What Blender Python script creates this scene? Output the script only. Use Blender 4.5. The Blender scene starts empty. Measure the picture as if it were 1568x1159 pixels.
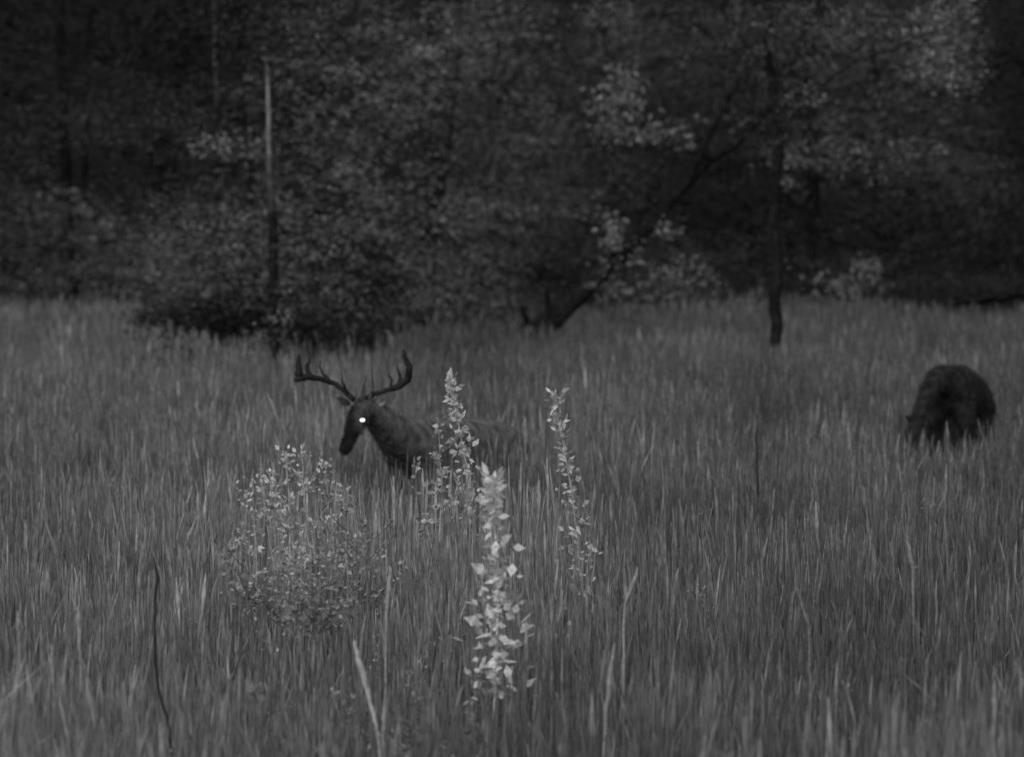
import bpy, math, random
import numpy as np
from mathutils import Vector
random.seed(7); rng=np.random.default_rng(7)
scene=bpy.context.scene
scene.view_settings.view_transform='Standard'
scene.view_settings.look='None'; scene.view_settings.exposure=0

# ------------------------------------------------------------ camera
HF=math.tan(math.radians(7)); PITCH=math.radians(2.49); CAMZ=2.4
cam_d=bpy.data.cameras.new("camera"); cam=bpy.data.objects.new("camera",cam_d)
scene.collection.objects.link(cam); scene.camera=cam
cam.location=(0,0,CAMZ); cam.rotation_euler=(math.pi/2-PITCH,0,0)
cam_d.sensor_width=36; cam_d.lens=18/HF; cam_d.clip_end=2000
cam_d.dof.use_dof=True; cam_d.dof.focus_distance=18.5; cam_d.dof.aperture_fstop=3.8
def P(px,py,d):
    u=(px-784)/784*HF; v=(579.5-py)/784*HF
    x=u; y=math.cos(PITCH)+v*math.sin(PITCH); z=-math.sin(PITCH)+v*math.cos(PITCH)
    s=d/y
    return Vector((x*s,d,CAMZ+z*s))

# ------------------------------------------------------------ materials
def leaf_mat(name,trans=0.25,noise=0.3,nscale=30):
    m=bpy.data.materials.new(name); m.use_nodes=True; nt=m.node_tree; nt.nodes.clear()
    out=nt.nodes.new('ShaderNodeOutputMaterial')
    at=nt.nodes.new('ShaderNodeAttribute'); at.attribute_name='tone'
    geo=nt.nodes.new('ShaderNodeNewGeometry')
    nz=nt.nodes.new('ShaderNodeTexNoise'); nz.inputs['Scale'].default_value=nscale; nz.inputs['Detail'].default_value=1
    nt.links.new(geo.outputs['Position'],nz.inputs['Vector'])
    mr=nt.nodes.new('ShaderNodeMapRange'); mr.inputs[3].default_value=1-noise; mr.inputs[4].default_value=1+noise
    mr.inputs[1].default_value=.3; mr.inputs[2].default_value=.7
    nt.links.new(nz.outputs['Fac'],mr.inputs[0])
    mu=nt.nodes.new('ShaderNodeMath'); mu.operation='MULTIPLY'
    nt.links.new(at.outputs['Fac'],mu.inputs[0]); nt.links.new(mr.outputs[0],mu.inputs[1])
    df=nt.nodes.new('ShaderNodeBsdfDiffuse'); nt.links.new(mu.outputs[0],df.inputs['Color'])
    if trans>0:
        tr=nt.nodes.new('ShaderNodeBsdfTranslucent')
        mx=nt.nodes.new('ShaderNodeMixShader'); mx.inputs[0].default_value=trans
        nt.links.new(mu.outputs[0],tr.inputs['Color'])
        nt.links.new(df.outputs[0],mx.inputs[1]); nt.links.new(tr.outputs[0],mx.inputs[2])
        nt.links.new(mx.outputs[0],out.inputs['Surface'])
    else: nt.links.new(df.outputs[0],out.inputs['Surface'])
    return m
M_leaf=leaf_mat("foliage",0,noise=.35,nscale=8)
M_grass=leaf_mat("meadow_grass_blades",0,noise=.32,nscale=26)
M_weed=leaf_mat("weed_leaves",.25,noise=.25,nscale=60)
M_bark=leaf_mat("bark",0,noise=.5,nscale=14)
M_ground=leaf_mat("soil_and_thatch",0,noise=.5,nscale=5)
M_fur=leaf_mat("deer_fur",0,noise=.45,nscale=16)
M_antler=leaf_mat("antler",0,noise=.3,nscale=60)

# ------------------------------------------------------------ mesh helpers
def mk(name,V,F,T,mat,parent=None,smooth=False):
    V=np.asarray(V,dtype=np.float32).reshape(-1,3); F=np.asarray(F,dtype=np.int32); k=F.shape[1]
    me=bpy.data.meshes.new(name)
    me.vertices.add(len(V)); me.vertices.foreach_set('co',V.ravel())
    me.loops.add(F.size); me.loops.foreach_set('vertex_index',F.ravel())
    me.polygons.add(len(F)); me.polygons.foreach_set('loop_start',np.arange(0,F.size,k,dtype=np.int32))
    me.polygons.foreach_set('loop_total',np.full(len(F),k,dtype=np.int32))
    if smooth: me.polygons.foreach_set('use_smooth',np.ones(len(F),dtype=bool))
    a=me.attributes.new('tone','FLOAT','POINT'); a.data.foreach_set('value',np.asarray(T,dtype=np.float32))
    me.update(calc_edges=True); me.materials.append(mat)
    o=bpy.data.objects.new(name,me); scene.collection.objects.link(o)
    if parent: o.parent=parent
    return o
def empty(name):
    e=bpy.data.objects.new(name,None); scene.collection.objects.link(e); return e
def vnoise(x,y,scale,seed):
    r=np.random.default_rng(seed).random((256,256))
    fx=x/scale+100; fy=y/scale+100
    ix=np.floor(fx).astype(int); iy=np.floor(fy).astype(int); tx=fx-ix; ty=fy-iy
    tx=tx*tx*(3-2*tx); ty=ty*ty*(3-2*ty)
    g=lambda a,b:r[a%256,b%256]
    return (g(ix,iy)*(1-tx)+g(ix+1,iy)*tx)*(1-ty)+(g(ix,iy+1)*(1-tx)+g(ix+1,iy+1)*tx)*ty
class Tubes:
    def __init__(s): s.V=[];s.F=[];s.T=[]
    def add(s,pts,rad,tone,n=8,jit=0.0,sub=4):
        pts=[Vector(p) for p in pts]
        P2=[];R2=[];T2=[]
        tn=tone if isinstance(tone,(list,tuple)) else [tone]*len(pts)
        for i in range(len(pts)-1):
            p0=pts[max(i-1,0)];p1=pts[i];p2=pts[i+1];p3=pts[min(i+2,len(pts)-1)]
            for k in range(sub):
                t=k/sub
                q=0.5*((2*p1)+(p2-p0)*t+(2*p0-5*p1+4*p2-p3)*t*t+(3*p1-p0-3*p2+p3)*t**3)
                if jit: q=q+Vector([random.gauss(0,jit) for _ in range(3)])
                P2.append(q);R2.append(rad[i]*(1-t)+rad[i+1]*t);T2.append(tn[i]*(1-t)+tn[i+1]*t)
        P2.append(pts[-1]);R2.append(rad[-1]);T2.append(tn[-1])
        base=len(s.V)
        for i,q in enumerate(P2):
            d=(P2[min(i+1,len(P2)-1)]-P2[max(i-1,0)])
            d=d.normalized() if d.length>1e-9 else Vector((0,0,1))
            a=d.cross(Vector((0.13,1,0.07))).normalized(); b=d.cross(a)
            for j in range(n):
                th=2*math.pi*j/n
                s.V.append(q+(a*math.cos(th)+b*math.sin(th))*R2[i]); s.T.append(T2[i])
        for i in range(len(P2)-1):
            for j in range(n):
                s.F.append((base+i*n+j,base+i*n+(j+1)%n,base+(i+1)*n+(j+1)%n,base+(i+1)*n+j))
        for e in (0,len(P2)-1):
            for j in range(1,n-2,2):
                s.F.append((base+e*n,base+e*n+j,base+e*n+j+1,base+e*n+j+2))
    def obj(s,name,mat,parent=None): return mk(name,[tuple(v) for v in s.V],s.F,s.T,mat,parent,True)
def unit(a): return a/np.maximum(np.linalg.norm(a,axis=1,keepdims=True),1e-9)
def leaves(C,A,L,W,T,flat=0.5):
    n=len(C); A=unit(A); r=rng.normal(size=(n,3)); r[:,2]*=flat
    B=unit(np.cross(A,np.cross(A,r))+1e-6)
    L=L[:,None];W=W[:,None]
    V=np.stack([C-A*L*.5,C+B*W*.5-A*L*.08,C+A*L*.5,C-B*W*.5-A*L*.08],axis=1).reshape(-1,3)
    F=np.arange(4*n).reshape(n,4)
    return V,F,np.repeat(T,4)

# ------------------------------------------------------------ ground (one sheet)
def hill(x,y):
    t=np.clip((y-80)/120,0,None)
    return 55*np.clip(t,0,1.2)**1.1+ np.clip((y-80)/40,0,1)*2*vnoise(x,y,20,5)
xs=np.concatenate([np.linspace(-600,-60,15),np.linspace(-56,56,113),np.linspace(60,600,15)])
ys=np.concatenate([np.linspace(-300,0,8),np.linspace(2,110,109),np.linspace(115,700,30)])
X,Y=np.meshgrid(xs,ys); Z=hill(X,Y)
V=np.stack([X,Y,Z],-1).reshape(-1,3); nx=len(xs); ny=len(ys)
ii,jj=np.meshgrid(np.arange(nx-1),np.arange(ny-1)); b=(jj*nx+ii).ravel()
F=np.stack([b,b+1,b+nx+1,b+nx],1)
T=np.where(Y>62,0.022,0.10)*(0.7+0.6*vnoise(X,Y,3,8));  # dark forest soil, with canopy shade also put into its tone
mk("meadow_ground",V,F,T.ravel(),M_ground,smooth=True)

# ------------------------------------------------------------ grass
def edge_d(x_px):
    return np.interp(x_px,[-900,0,200,260,330,560,640,760,880,1100,1568,2500],
                          [64,64,60,50,44,44,50,56,62,64,63,64])
def local_h(x,y):
    px=784+x/y/HF*784
    up=np.exp(-(((px-735)/105)**4))*np.exp(-((y-23.3)/1.9)**4)*.15
    dn=np.exp(-(((px-1450)/90)**4))*np.exp(-((y-27.0)/3.2)**4)*.15
    dn2=np.exp(-(((px-470)/110)**2))*np.exp(-((y-15.3)/1.6)**2)*.06
    return up-dn-dn2
def grass(n,dmin,dmax,hs=1.0,ws=1.0,ts=1.0,leanS=.026,stem=False):
    dd=np.linspace(dmin,dmax,400); w=(0.125*dd+2.4)*dd**-1.3; c=np.cumsum(w);c/=c[-1]
    d=np.interp(rng.random(n),c,dd); hw=0.125*d+2.4
    x=(rng.random(n)*2-1)*hw; y=d
    pxs=784+x/y/HF*784
    keep=y<edge_d(pxs)+1.5
    x=x[keep];y=y[keep];pxs=pxs[keep];n=len(x)
    big=vnoise(x,y,2.5,11); med=vnoise(x,y*0.6,.7,12); sm=vnoise(x,y,.22,13)
    h=((0.50+0.16*big+0.13*med+0.12*sm)*(0.68+0.54*rng.random(n))+local_h(x,y))*hs
    wid=(0.0008+0.0010*rng.random(n))*(1+y/17)*ws
    lean=rng.normal(size=(n,2))*leanS*(1+1.5*rng.random((n,1))**3)
    side=rng.random(n)*math.pi; sx=np.cos(side);sy=np.sin(side)*0.7
    lev=np.array([0,.5,.84,1.0])
    seed=rng.random(n)<(1 if stem else .45)
    wl=np.stack([np.ones(n),.85*np.ones(n),np.where(seed,1.9 if not stem else 3.0,.55),np.where(seed,.6,.12)],1)
    if stem: lev=np.array([0,.8,.91,1.0]); wl[:,0]=.7; wl[:,1]=.7
    V=np.zeros((n,4,2,3),dtype=np.float32)
    droop=(rng.random(n)**4)*0.14
    for k in range(4):
        t=lev[k]
        cx=x+lean[:,0]*t*t+ (lean[:,0]*6*droop)*t**4; cy=y+lean[:,1]*t*t
        cz=h*t*(1-droop*t*t*.4)
        for s_,sg in ((0,-1),(1,1)):
            V[:,k,s_,0]=cx+sg*sx*wid*wl[:,k]; V[:,k,s_,1]=cy+sg*sy*wid*wl[:,k]; V[:,k,s_,2]=cz
    base=np.arange(n)*8
    F=np.concatenate([np.stack([base+2*k,base+2*k+1,base+2*k+3,base+2*k+2],1) for k in range(3)])
    gx=np.interp(x/np.maximum(y,1)*8.1,[-1.2,-.4,.2,1.2],[1.08,1.08,.92,.72])  # vignette-like light falloff towards the right, painted into the grass tone
    gy=np.interp(y,[10,18,30,60],[1.12,1.0,.84,.74])  # brighter foreground light painted into the tone, fading with distance
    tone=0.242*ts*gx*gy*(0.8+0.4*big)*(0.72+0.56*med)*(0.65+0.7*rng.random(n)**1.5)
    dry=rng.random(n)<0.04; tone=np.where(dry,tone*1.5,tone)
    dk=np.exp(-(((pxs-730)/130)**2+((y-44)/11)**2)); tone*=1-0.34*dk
    dk=np.exp(-(((pxs-1170)/50)**2+((y-34)/9)**2)); tone*=1-0.25*dk  # faint shade in front of the slender trunk, painted into the grass
    T=tone[:,None]*np.array([.5,.85,1.0,1.1])[None,:]  # shade at the blade roots put into the tone; tips lighter
    T=np.repeat(T.reshape(-1),2)
    return V.reshape(-1,3),F,T
def joinparts(parts):
    V=[];F=[];T=[];o=0
    for v,f,t in parts: V.append(v);F.append(f+o);T.append(t);o+=len(v)
    return np.concatenate(V),np.concatenate(F),np.concatenate(T)
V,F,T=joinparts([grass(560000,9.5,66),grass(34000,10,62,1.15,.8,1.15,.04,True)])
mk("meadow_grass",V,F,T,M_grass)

# ------------------------------------------------------------ woodland foliage
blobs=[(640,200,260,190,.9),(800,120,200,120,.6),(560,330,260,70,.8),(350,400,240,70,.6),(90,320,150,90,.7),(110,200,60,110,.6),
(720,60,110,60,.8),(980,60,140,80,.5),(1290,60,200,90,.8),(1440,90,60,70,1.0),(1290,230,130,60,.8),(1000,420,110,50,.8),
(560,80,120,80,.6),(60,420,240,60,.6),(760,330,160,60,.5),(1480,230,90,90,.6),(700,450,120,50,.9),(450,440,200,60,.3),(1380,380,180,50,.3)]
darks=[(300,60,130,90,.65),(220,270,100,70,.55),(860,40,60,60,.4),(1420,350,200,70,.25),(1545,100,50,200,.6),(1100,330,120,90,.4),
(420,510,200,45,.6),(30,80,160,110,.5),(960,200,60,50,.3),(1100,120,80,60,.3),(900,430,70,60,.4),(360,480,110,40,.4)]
def tonemap(x,z,y):  # paints the wood's light and shaded areas into the leaf tone
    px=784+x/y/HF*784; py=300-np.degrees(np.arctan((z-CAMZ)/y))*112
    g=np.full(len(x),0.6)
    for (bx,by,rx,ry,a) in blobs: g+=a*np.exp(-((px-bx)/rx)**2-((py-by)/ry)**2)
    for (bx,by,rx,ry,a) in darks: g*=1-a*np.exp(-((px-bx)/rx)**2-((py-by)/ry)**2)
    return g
def sprays(n,xr,dr,zr,per,base,leafL=(.05,.10),tmap=True,spread=.10):
    x=rng.uniform(xr[0],xr[1],n)
    off=dr[0]+(dr[1]-dr[0])*rng.random(n)
    y=edge_d(784+x/55/HF*784)+off
    z=rng.uniform(zr[0],zr[1],n)
    cn=vnoise(x+y*.37,z*1.7,.9,21)*.6+vnoise(x+y*.2,z*2,.35,22)*.4
    keep=rng.random(n)<np.clip((cn-.30)*3.4,0.04,1); x,y,z,cn=x[keep],y[keep],z[keep],cn[keep]; n=len(x)
    ang=rng.random(n)*2*math.pi; d=np.stack([np.cos(ang),np.sin(ang)*.7,rng.normal(size=n)*.25-.12],1)
    ln=rng.uniform(.3,.9,n); t=rng.random((n,per))-.5
    C=np.stack([x,y,z],1)[:,None,:]+d[:,None,:]*(t*ln[:,None])[:,:,None]
    C[:,:,2]-=(t**2)*ln[:,None]*.5
    C=C+rng.normal(size=(n,per,3))*np.array([spread,spread,spread*.4])
    C=C.reshape(-1,3); N=len(C)
    A=np.repeat(d,per,axis=0)+rng.normal(size=(N,3))*np.array([.8,.8,.35])
    L=rng.uniform(leafL[0],leafL[1],N); W=L*rng.uniform(.28,.5,N)
    sp=rng.uniform(.5,1.6,n)**1.2
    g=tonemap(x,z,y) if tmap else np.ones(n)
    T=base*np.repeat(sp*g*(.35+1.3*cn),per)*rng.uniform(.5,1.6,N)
    return leaves(C,A,L,W,T,.6)
parts=[]
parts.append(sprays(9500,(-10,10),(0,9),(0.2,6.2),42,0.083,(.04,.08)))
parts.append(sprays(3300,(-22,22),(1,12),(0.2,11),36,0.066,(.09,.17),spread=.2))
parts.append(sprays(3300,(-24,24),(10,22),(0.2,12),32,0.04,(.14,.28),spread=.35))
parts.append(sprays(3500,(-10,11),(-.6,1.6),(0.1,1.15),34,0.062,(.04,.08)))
V,F,T=joinparts(parts)
mk("woodland_foliage",V,F,T,M_leaf)

tb=Tubes()
for i in range(26):
    x=random.uniform(-16,16); y=random.uniform(69,80); r=random.uniform(.05,.13)
    l=random.uniform(-.6,.6)
    tb.add([(x,y,-.1),(x+l*.3,y,3),(x+l*.6,y,6),(x+l*1.2,y,12)],[r*1.2,r,r*.85,r*.5],.016,8,.02)
for i in range(150):
    x=random.uniform(-9,9); y=random.uniform(54,66); z=random.uniform(.8,6); a=random.uniform(-1,1); L=random.uniform(.4,1.6)
    s=random.choice((-1,1))
    tb.add([(x,y,z),(x+s*L*.5,y+a*.3,z+L*.25*a),(x+s*L,y+a*.5,z+L*.2*a-.1)],[.012,.009,.003],random.choice((.01,.015,.06)),5,.01)
tb.obj("woodland_trunks",M_bark)

# ------------------------------------------------------------ individual trees
def cluster(px,py,d,rx,ry,n,base,L=(.05,.10)):
    c=P(px,py,d); s=d*HF/784
    n=int(n*1.3); ns=max(3,n//12)
    sc=np.stack([rng.normal(size=ns)*rx*s*.6,rng.normal(size=ns)*.25,rng.normal(size=ns)*ry*s*.6],1)
    C=sc[rng.integers(0,ns,n)]+rng.normal(size=(n,3))*np.array([.10,.09,.045])+np.array(c)
    A=rng.normal(size=(n,3))*np.array([1,1,.6])
    LL=rng.uniform(L[0],L[1],n)
    return leaves(C,A,LL,LL*rng.uniform(.35,.6,n),base*1.1*rng.uniform(.35,1.6,n),1)
def crown(cx,cy,cz,r,n,base):
    ns=n//30; u=rng.normal(size=(ns,3)); u=unit(u)*(rng.random((ns,1))**.4)*np.array([r,r,r*.6])
    C=u[rng.integers(0,ns,n)]+rng.normal(size=(n,3))*.16+np.array([cx,cy,cz])
    L=rng.uniform(.08,.14,n); return leaves(C,rng.normal(size=(n,3)),L,L*.5,base*rng.uniform(.5,1.5,n),1)
e=empty("leaning_tree"); t=Tubes()
t.add([P(790,600,51),P(812,522,51.2),P(850,488,51.6),P(940,400,52),P(1010,325,52.2),P(1090,245,52.4),P(1160,185,52.6),P(1215,90,53),P(1290,-90,53.4)],
      [.17,.16,.13,.11,.085,.07,.055,.045,.03],.025,10,.02)
t.add([P(815,515,51.2),P(806,490,51.2),P(798,470,51.1)],[.07,.04,.015],.02,6)
t.add([P(830,505,51.4),P(840,470,51.4),P(836,440,51.3)],[.07,.04,.012],.02,6)
t.add([P(935,405,52),P(925,375,51.8),P(930,345,51.6)],[.05,.03,.01],.02,6)
t.add([P(1050,285,52.2),P(1085,210,52),P(1120,150,51.8),P(1145,90,51.6)],[.045,.035,.028,.015],.025,6,.015)
t.add([P(1090,245,52.4),P(1000,200,51.6),P(940,160,51)],[.035,.02,.008],.02,6,.01)
t.add([P(1160,185,52.6),P(1230,235,51.9),P(1370,245,51.3)],[.03,.02,.01],.02,6,.01)
t.obj("trunk",M_bark,e)
pr=[cluster(945,150,51,35,45,360,.22),cluster(1000,205,51,60,18,330,.22),cluster(935,355,51.6,16,20,170,.25),cluster(1010,425,51.4,75,28,520,.16),
    cluster(1300,245,51.3,95,26,560,.15),cluster(1215,245,51.4,30,30,200,.16),cluster(940,20,51.5,50,20,260,.13),cluster(1140,90,51.6,70,40,420,.07),
    cluster(1020,355,51.5,14,14,60,.17),cluster(1180,160,51.4,60,60,260,.06),crown(P(1290,-150,53.4).x,53.4,P(1290,-150,53.4).z+1,2.2,3500,.08)]
V,F,T=joinparts(pr); mk("leaves",V,F,T,M_leaf,e)
e=empty("slender_tree"); t=Tubes(); g=P(1184,560,46)
t.add([(g.x,46,-.1),P(1186,520,46),P(1190,430,46),P(1186,300,46),P(1194,200,46),P(1176,90,46),P(1182,-60,46),P(1190,-300,46)],
      [.08,.07,.062,.056,.052,.045,.035,.03],.022,10,.012)
t.add([P(1178,110,46),P(1120,40,46.3),P(1080,-30,46.5)],[.025,.015,.01],.025,6,.01)
t.add([P(1190,210,46),P(1270,120,45.8),P(1400,60,45.6),P(1460,40,45.5)],[.02,.015,.010,.006],.03,6,.01)
t.obj("trunk",M_bark,e)
pr=[cluster(1440,60,45.6,38,60,560,.20,(.045,.08)),cluster(1445,115,45.6,35,25,280,.22,(.045,.08)),cluster(1280,40,45.8,80,35,600,.12,(.045,.08)),
    cluster(1235,150,45.8,20,18,90,.17,(.045,.08)),cluster(1465,10,45.6,30,20,160,.18,(.045,.08)),cluster(1380,150,46,90,50,320,.07,(.045,.08)),
    cluster(1180,60,45.8,60,60,520,.07,(.045,.08)),cluster(1195,190,45.8,26,30,160,.06,(.04,.07)),crown(P(1190,-330,46).x,46,P(1190,-330,46).z+.5,2,3500,.08)]
V,F,T=joinparts(pr); mk("leaves",V,F,T,M_leaf,e)
e=empty("leafy_sapling"); t=Tubes(); g=P(660,520,57)
t.add([(g.x,57,-.1),P(665,400,57),P(690,200,57),P(705,60,57),P(700,-60,57)],[.04,.03,.02,.015,.01],.02,8,.01); t.obj("trunk",M_bark,e)
pr=[cluster(715,40,56.5,55,40,480,.18),cluster(640,100,56.5,70,45,420,.12),cluster(560,60,56.5,50,40,300,.10),cluster(745,150,56.6,60,40,320,.08),cluster(650,210,56.5,90,50,500,.08)]
V,F,T=joinparts(pr); mk("leaves",V,F,T,M_leaf,e)
t=Tubes(); g=P(420,400,43.5)
t.add([(g.x,43.5,-.1),P(419,400,43.5),P(417,330,43.5),P(413,255,43.5),P(411,180,43.5),P(410,104,43.5)],[.06,.052,.048,.028,.021,.015],[.02,.02,.025,.14,.30,.20],8,.003)
t.add([P(400,90,43.6),P(440,93,43.5),P(500,97,43.4)],[.009,.011,.006],.12,5,.004)
t.add([P(410,130,43.5),P(408,100,43.5),P(402,88,43.6)],[.012,.009,.007],.12,5)
t.obj("dead_snag",M_bark)
t=Tubes(); g=P(330,500,56); t.add([(g.x,56,-.1),P(332,200,56),P(330,110,56),P(328,20,56),P(325,-100,56)],[.05,.035,.024,.022,.012],[.015,.02,.16,.10,.03],6,.006); t.obj("thin_dead_trunk",M_bark)
pr=[cluster(330,218,46.5,28,10,130,.24,(.04,.07)),cluster(370,235,46.5,28,12,130,.2,(.04,.07)),cluster(430,480,43,10,42,150,.22,(.03,.05)),cluster(385,525,43,8,20,70,.22,(.03,.05)),
    cluster(1290,435,60,50,16,260,.24),cluster(1332,410,60,12,22,120,.26),cluster(950,450,58,30,20,160,.18),cluster(1130,455,58,60,14,220,.14),
    cluster(760,480,52,50,26,420,.15,(.04,.07)),cluster(560,470,44,120,20,260,.07),cluster(480,350,45,160,20,420,.10),cluster(700,320,50,160,14,420,.12),cluster(250,350,52,90,30,300,.09),cluster(60,430,60,100,26,400,.10),
    cluster(416,400,43.2,22,60,160,.06,(.03,.06))]
V,F,T=joinparts(pr); mk("edge_shrubs",V,F,T,M_leaf)
t=Tubes(); t.add([P(1460,468,59),P(1510,462,58.5),P(1560,455,58),P(1680,450,57.5)],[.02,.035,.04,.05],.01,8,.01); t.obj("fallen_branch",M_bark)

# ------------------------------------------------------------ weeds
def weed(name,px,top,d,vis,spreadpx,n,Lr,tone,lean=0,topn=30,branches=0):
    e=empty(name); s=d*HF/784; p1=P(px,top,d); t=Tubes()
    p0=Vector((p1.x+lean*s,d,0)); H=p1.z
    def st(k): return p0.lerp(p1,k)+Vector((math.sin(k*3)*.015-math.sin(3)*.015*k+math.sin(k*11)*.006,0,0))
    t.add([st(k/8) for k in range(9)],[.005]*5+[.0045,.004,.003,.002],tone*.7,6,.002)
    zl=P(px,vis,d).z; k0=max(zl/H,.25)
    C=[];A=[];L=[];T=[]
    bs=[]
    for b in range(branches):
        k=random.uniform(k0,.9); a=random.uniform(0,6.28); ln=spreadpx*s*random.uniform(.4,1)
        q0=st(k); q1=q0+Vector((math.cos(a)*ln,math.sin(a)*ln*.8,ln*random.uniform(.5,1.3)))
        if q1.z>H: q1.z=H-random.random()*.05
        t.add([q0,q0.lerp(q1,.5)+Vector((0,0,-.01)),q1],[.0028,.0022,.001],tone*.6,5); bs.append((q0,q1))
    nn=max(6,n//11); nodes=[k0+(1-k0)*((i+random.random())/nn) for i in range(nn)]
    for i in range(n):
        k=random.choice(nodes)+random.gauss(0,.006); k=min(k,1)
        if bs and random.random()<.8:
            q0,q1=random.choice(bs); q=q0.lerp(q1,random.random()**.6); r=.03*random.random()
        else:
            q=st(k); r=spreadpx*s*(.2+.8*(1-(k-k0)/(1-k0)))*random.random()**1.3
        a=random.random()*6.28
        dirv=Vector((math.cos(a),math.sin(a),random.uniform(-.5,.8)))
        C.append(q+dirv*r); A.append(dirv+Vector([random.gauss(0,.4) for _ in range(3)])); L.append(random.uniform(*Lr)*random.uniform(.6,1.1)); T.append(min(.92,tone*random.uniform(.45,1.4)))
    for i in range(topn):
        k=1-abs(random.gauss(0,.035)); q=st(k); dirv=Vector([random.gauss(0,1) for _ in range(3)])
        C.append(q+dirv*.018); A.append(dirv+Vector((0,0,.6))); L.append(random.uniform(Lr[0],Lr[1])*.8); T.append(min(.95,tone*random.uniform(.7,1.5)))
    t.obj("stem",M_weed,e)
    L=np.array(L); V,F,T=leaves(np.array([tuple(c) for c in C]),np.array([tuple(c) for c in A]),L,L*rng.uniform(.4,.72,len(L)),np.array(T),1)
    mk("leaves",V,F,T,M_weed,e)
weed("tall_leafy_weed",757,735,14.5,1070,74,340,(.03,.07),1.15,-8,90)
weed("tall_leafy_weed",691,576,20,850,46,280,(.03,.06),.95,62,46)
weed("tall_leafy_weed",851,600,17.5,960,46,300,(.025,.052),.8,70,44)
weed("tall_leafy_weed",672,640,19.5,900,56,320,(.02,.045),.62,0,10,8)
weed("tall_leafy_weed",636,700,18.5,900,40,170,(.02,.042),.55,0,10,5)
for (px,top,d,tn) in ((440,690,17,1.),(464,688,17.2,.95),(415,722,17.1,.9),(500,705,17.4,.8),(528,745,17.3,.65),(388,728,16.9,.8),(555,790,17,.5),(445,760,16,.75),(500,830,16,.5),(430,870,15.5,.45),(370,800,16.5,.5),(480,900,15,.42)):
    weed("branching_weed",px,top,d,980,66,230,(.016,.038),tn*.88,random.uniform(-10,10),20,10)
for i in range(56):
    d=random.uniform(12.3,23); px=random.choice([random.uniform(40,1550),random.uniform(500,950)])
    grass_y=300+112*math.degrees(math.atan(1.7/d)); 
    weed("meadow_weed",px,grass_y-random.uniform(0,45),d,grass_y+140,45,110,(.012,.034),random.uniform(.32,.5),random.uniform(-15,15),8,5)
def stalk(pts,r,tone,head=True):
    t=Tubes(); q=[P(*p) for p in pts]; g=q[-1].copy(); g.z=0; q.append(g); q=q[::-1]
    n=len(q); rr=[r*.7]*n; rr[-1]=r*.3
    if head: rr[-2]=r*1.2
    t.add(q,rr,tone,6,.002); t.obj("dry_grass_stalk",M_weed)
stalk([(543,980,13),(552,1020,13),(566,1075,13),(582,1159,13)],.009,.75)
stalk([(592,1050,13),(588,1100,13),(586,1159,13)],.006,.5)
stalk([(941,985,13.2),(934,1040,13.2),(924,1159,13.2)],.007,.5)
stalk([(976,868,15),(968,900,15),(955,960,15)],.007,.55)
stalk([(596,866,15),(596,900,15),(590,980,15)],.008,.5)
stalk([(118,930,14.5),(120,950,14.5),(124,1020,14.5)],.009,.5)
stalk([(26,935,14),(28,960,14),(30,1020,14)],.008,.42)
stalk([(78,985,13.5),(80,1020,13.5),(82,1090,13.5)],.006,.45)
stalk([(190,745,20),(190,790,20),(192,850,20)],.006,.42)
stalk([(1388,815,17),(1394,850,17),(1400,920,17)],.009,.38)
stalk([(1447,775,18),(1448,820,18),(1452,880,18)],.006,.32)
stalk([(1220,900,15),(1232,940,15),(1240,1000,15)],.006,.32)
stalk([(236,850,12.8),(240,900,12.8),(236,970,12.8),(244,1060,12.8),(262,1159,12.8)],.006,.03,False)
stalk([(1160,650,24),(1158,670,24),(1160,720,24)],.007,.06,False)

# ------------------------------------------------------------ deer
def skin(name,nodes,edges,root,mat,tonef,parent,hair=.02):
    me=bpy.data.meshes.new(name); idx={k:i for i,k in enumerate(nodes)}
    me.from_pydata([tuple(v[0]) for v in nodes.values()],[(idx[a],idx[b]) for a,b in edges],[])
    o=bpy.data.objects.new(name,me); scene.collection.objects.link(o)
    m=o.modifiers.new('skin','SKIN'); m.use_smooth_shade=True
    for v,(k,val) in zip(me.skin_vertices[0].data,nodes.items()):
        r=val[1]; v.radius=(r,r) if not isinstance(r,tuple) else r; v.use_root=(k==root)
    s=o.modifiers.new('sub','SUBSURF'); s.levels=3; s.render_levels=3
    bpy.context.view_layer.update()
    dg=bpy.context.evaluated_depsgraph_get(); me2=bpy.data.meshes.new_from_object(o.evaluated_get(dg))
    o.modifiers.clear(); o.data=me2; me2.materials.clear(); me2.materials.append(mat)
    n=len(me2.vertices); co=np.zeros(n*3); me2.vertices.foreach_get('co',co); co=co.reshape(-1,3)
    if 'tone' in me2.attributes: me2.attributes.remove(me2.attributes['tone'])
    tt=np.array([tonef(Vector(c)) for c in co],dtype=np.float32)
    a=me2.attributes.new('tone','FLOAT','POINT'); a.data.foreach_set('value',tt)
    me2.polygons.foreach_set('use_smooth',np.ones(len(me2.polygons),dtype=bool))
    o.parent=parent
    no=np.zeros(n*3); me2.vertices.foreach_get('normal',no); no=no.reshape(-1,3)
    N=36000; i=rng.integers(0,n,N); C=co[i]+rng.normal(size=(N,3))*.006+no[i]*hair*.3
    A=no[i]*.55+np.array([.3,.2,-.7])+rng.normal(size=(N,3))*.3
    L=rng.uniform(.6,1.6,N)*hair; V,F,T=leaves(C,A,L,np.full(N,.003),tt[i]*rng.uniform(.5,1.7,N),1); mk("coat_hair",V,F,T,mat,parent)
    return o
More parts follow.
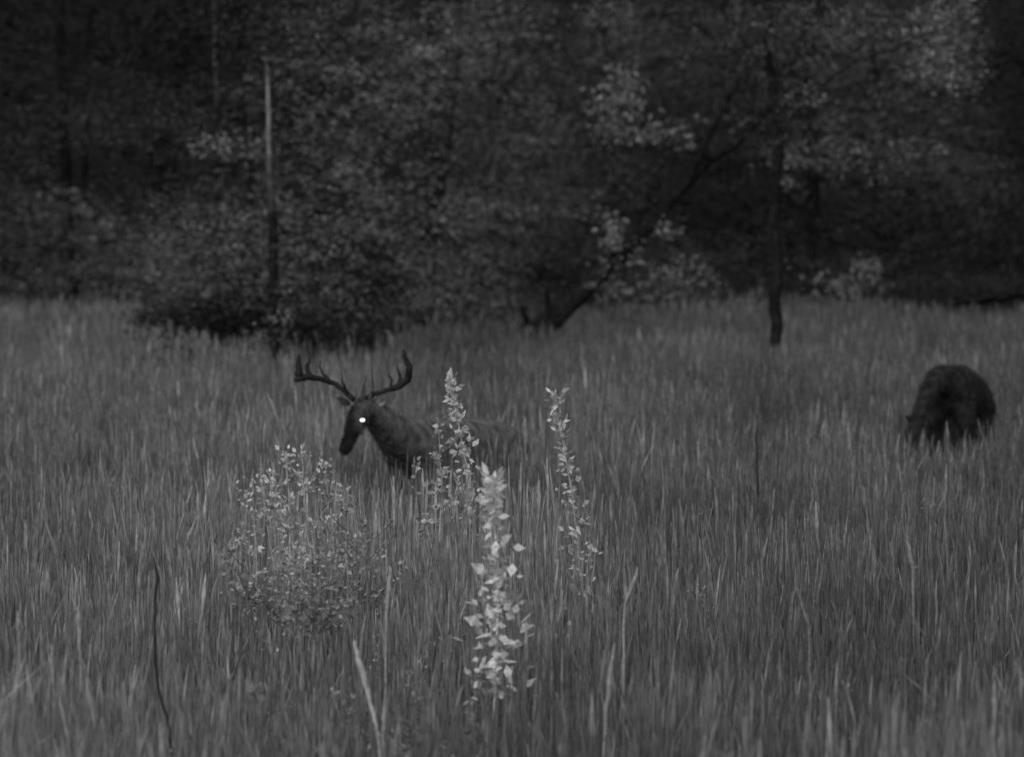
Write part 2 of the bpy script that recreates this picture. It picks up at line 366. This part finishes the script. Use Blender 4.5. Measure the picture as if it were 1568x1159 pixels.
def legs(nodes,edges,chest,pelv,ch,pe,H=1.0,R=1.0):
    f=(ch-pe); f.z=0; f.normalize(); l=Vector((-f.y,f.x,0))
    for sg,nm in ((1,'l'),(-1,'r')):
        b=ch+l*.11*sg*H
        w=lambda base,dx,z:Vector((base.x+f.x*dx*H,base.y+f.y*dx*H,z*H))
        k=['fs'+nm,'fe'+nm,'fk'+nm,'ff'+nm,'fh'+nm]
        for kk,(dx,z,r) in zip(k,((.0,.72,.09),(-.04,.56,.052),(0,.32,.032),(0,.09,.022),(.04,.02,.03))): nodes[kk]=(w(b,dx,z),r*H*R)
        edges.append((chest,k[0])); edges+= list(zip(k[:-1],k[1:]))
        b=pe+l*.11*sg*H
        k=['hh'+nm,'hs'+nm,'ho'+nm,'hf'+nm,'hx'+nm]
        for kk,(dx,z,r) in zip(k,((-.02,.74,.12),(.1,.58,.08),(-.14,.40,.038),(-.1,.09,.024),(-.05,.02,.03))): nodes[kk]=(w(b,dx,z),r*H*R)
        edges.append((pelv,k[0])); edges+= list(zip(k[:-1],k[1:]))
def ear(base,tip,width,name,tone,parent):
    base=Vector(base);tip=Vector(tip); a=tip-base; side=a.cross(Vector((0,1,0))).normalized()
    V=[];F=[];prof=[.35,.8,1,.85,.5,.08]
    for i,w in enumerate(prof):
        c=base+a*i/5
        for j in (-1,-.5,0,.5,1): V.append(tuple(c+side*w*width*j*.5+Vector((0,abs(j)*-.02*w+.02,0))))
    for i in range(5):
        for j in range(4): F.append((i*5+j,i*5+j+1,i*5+j+6,i*5+j+5))
    o=mk(name,V,F,[tone]*len(V),M_fur,parent,True); m=o.modifiers.new('thick','SOLIDIFY'); m.thickness=.006
def eye(p,r,parent,glint):
    bpy.ops.mesh.primitive_uv_sphere_add(segments=16,ring_count=10,radius=r,location=p); o=bpy.context.object; o.name="eye"; o.scale=(1.2,.8,.8)
    m=bpy.data.materials.new("eyeshine" if glint else "eye_dark"); m.use_nodes=True; b=m.node_tree.nodes['Principled BSDF']
    b.inputs['Base Color'].default_value=(.02,.02,.02,1); b.inputs['Roughness'].default_value=.1
    if glint: b.inputs['Emission Color'].default_value=(1,1,1,1); b.inputs['Emission Strength'].default_value=glint  # reflected glint imitated by making the eyeball glow
    o.data.materials.append(m); o.parent=parent
buck=empty("buck_deer")
ch=P(636,684,25.6); pe=P(755,676,26.6)
N={'mid':(P(698,684,26.1),.19),'chest':(ch,.19),'pelvis':(pe,.19),'rump':(P(782,690,26.85),.13),'tail1':(P(798,694,26.95),.04),'tail2':(P(802,730,27),.03),
 'neck0':(P(603,664,25.25),.13),'neck1':(P(578,638,25.05),.09),'poll':(P(556,622,24.92),.065),'brow':(P(549,638,24.83),.068),
 'face':(P(540,661,24.76),.043),'muz':(P(531,680,24.71),.031),'nose':(P(527,692,24.68),.024)}
E=[('chest','mid'),('mid','pelvis'),('pelvis','rump'),('rump','tail1'),('tail1','tail2'),('chest','neck0'),('neck0','neck1'),('neck1','poll'),('poll','brow'),('brow','face'),('face','muz'),('muz','nose')]
legs(N,E,'chest','pelvis',ch,pe)
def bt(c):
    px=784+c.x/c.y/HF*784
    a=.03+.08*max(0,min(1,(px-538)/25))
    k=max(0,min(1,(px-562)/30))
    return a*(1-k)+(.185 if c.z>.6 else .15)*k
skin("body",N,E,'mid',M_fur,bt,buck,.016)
ear(P(575,622,24.95),P(594,608,24.95),.05,"ear_left",.32,buck)
ear(P(536,620,24.95),P(514,608,24.95),.045,"ear_right",.10,buck)
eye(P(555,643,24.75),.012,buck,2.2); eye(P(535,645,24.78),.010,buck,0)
t=Tubes(); D=24.9; k=.045; q=.75
def an(p,r): t.add(p,[x*q for x in r],k,8,.003)
an([P(542,612,D),P(528,598,D+.02),P(508,586,D+.02),P(482,578,D-.08),P(462,577,D-.15),P(456,566,D-.18),P(459,544,D-.2)],[.022,.022,.021,.024,.032,.028,.012])
an([P(508,586,D+.02),P(494,572,D),P(490,552,D-.02)],[.014,.009,.004])
an([P(476,577,D-.1),P(471,562,D-.1),P(476,546,D-.1)],[.022,.018,.006])
an([P(462,577,D-.15),P(453,582,D-.2)],[.03,.02])
an([P(532,603,D),P(526,590,D-.05),P(522,570,D-.08)],[.014,.010,.003])
an([P(560,612,D),P(574,603,D+.02),P(592,598,D+.02),P(612,590,D-.05),P(625,578,D-.1),P(626,560,D-.15),P(617,536,D-.18)],[.022,.02,.018,.028,.03,.026,.012])
an([P(598,596,D),P(600,582,D),P(594,572,D-.03)],[.014,.010,.003])
an([P(612,588,D-.05),P(612,572,D-.05),P(606,560,D-.05)],[.018,.012,.004])
k=.12
an([P(566,608,D),P(571,585,D-.02),P(567,550,D-.05)],[.014,.010,.003])
an([P(552,612,D),P(556,592,D-.02),P(562,574,D-.05)],[.014,.010,.003])
t.obj("antlers",M_antler,buck)

doe=empty("grazing_deer")
ch=P(1456,590,29.6); pe=P(1481,606,30.35)
N={'mid':(P(1468,596,30),.18),'chest':(ch,.15),'pelvis':(pe,.17),'rump':(P(1490,620,30.5),.12),'tail1':(P(1509,622,30.6),.035),'tail2':(P(1511,656,30.62),.025),
 'neck0':(P(1438,578,29.35),.09),'neck1':(P(1422,598,29.15),.058),'neck2':(P(1411,626,29.0),.042),'poll':(P(1403,648,28.95),.046),'brow':(P(1399,660,28.9),.048),
 'face':(P(1393,680,28.85),.034),'nose':(P(1388,700,28.8),.022)}
E=[('chest','mid'),('mid','pelvis'),('pelvis','rump'),('rump','tail1'),('tail1','tail2'),('chest','neck0'),('neck0','neck1'),('neck1','neck2'),('neck2','poll'),('poll','brow'),('brow','face'),('face','nose')]
legs(N,E,'chest','pelvis',ch,pe,1.12,.68)
skin("body",N,E,'mid',M_fur,lambda c:.045 if c.z>.65 else .06,doe,.026)
ear(P(1408,644,28.95),P(1422,650,28.9),.045,"ear_left",.07,doe)
ear(P(1396,644,28.95),P(1386,636,28.95),.045,"ear_right",.06,doe)

# ------------------------------------------------------------ light
w=bpy.data.worlds.new("World"); scene.world=w; w.use_nodes=True; nt=w.node_tree; nt.nodes.clear()
sky=nt.nodes.new('ShaderNodeTexSky'); sky.sky_type='NISHITA'; sky.sun_disc=False
EL=math.radians(42); AZ=math.radians(200)
sky.sun_elevation=EL; sky.sun_rotation=AZ
bw=nt.nodes.new('ShaderNodeRGBToBW'); bg=nt.nodes.new('ShaderNodeBackground'); out=nt.nodes.new('ShaderNodeOutputWorld')
bg.inputs['Strength'].default_value=.12
nt.links.new(sky.outputs[0],bw.inputs[0]); nt.links.new(bw.outputs[0],bg.inputs['Color']); nt.links.new(bg.outputs[0],out.inputs['Surface'])
sd=bpy.data.lights.new("sun",'SUN'); sd.energy=.6; sd.angle=math.radians(14)
so=bpy.data.objects.new("sun",sd); scene.collection.objects.link(so)
sv=Vector((math.sin(AZ)*math.cos(EL),math.cos(AZ)*math.cos(EL),math.sin(EL)))
so.rotation_euler=sv.to_track_quat('Z','Y').to_euler()
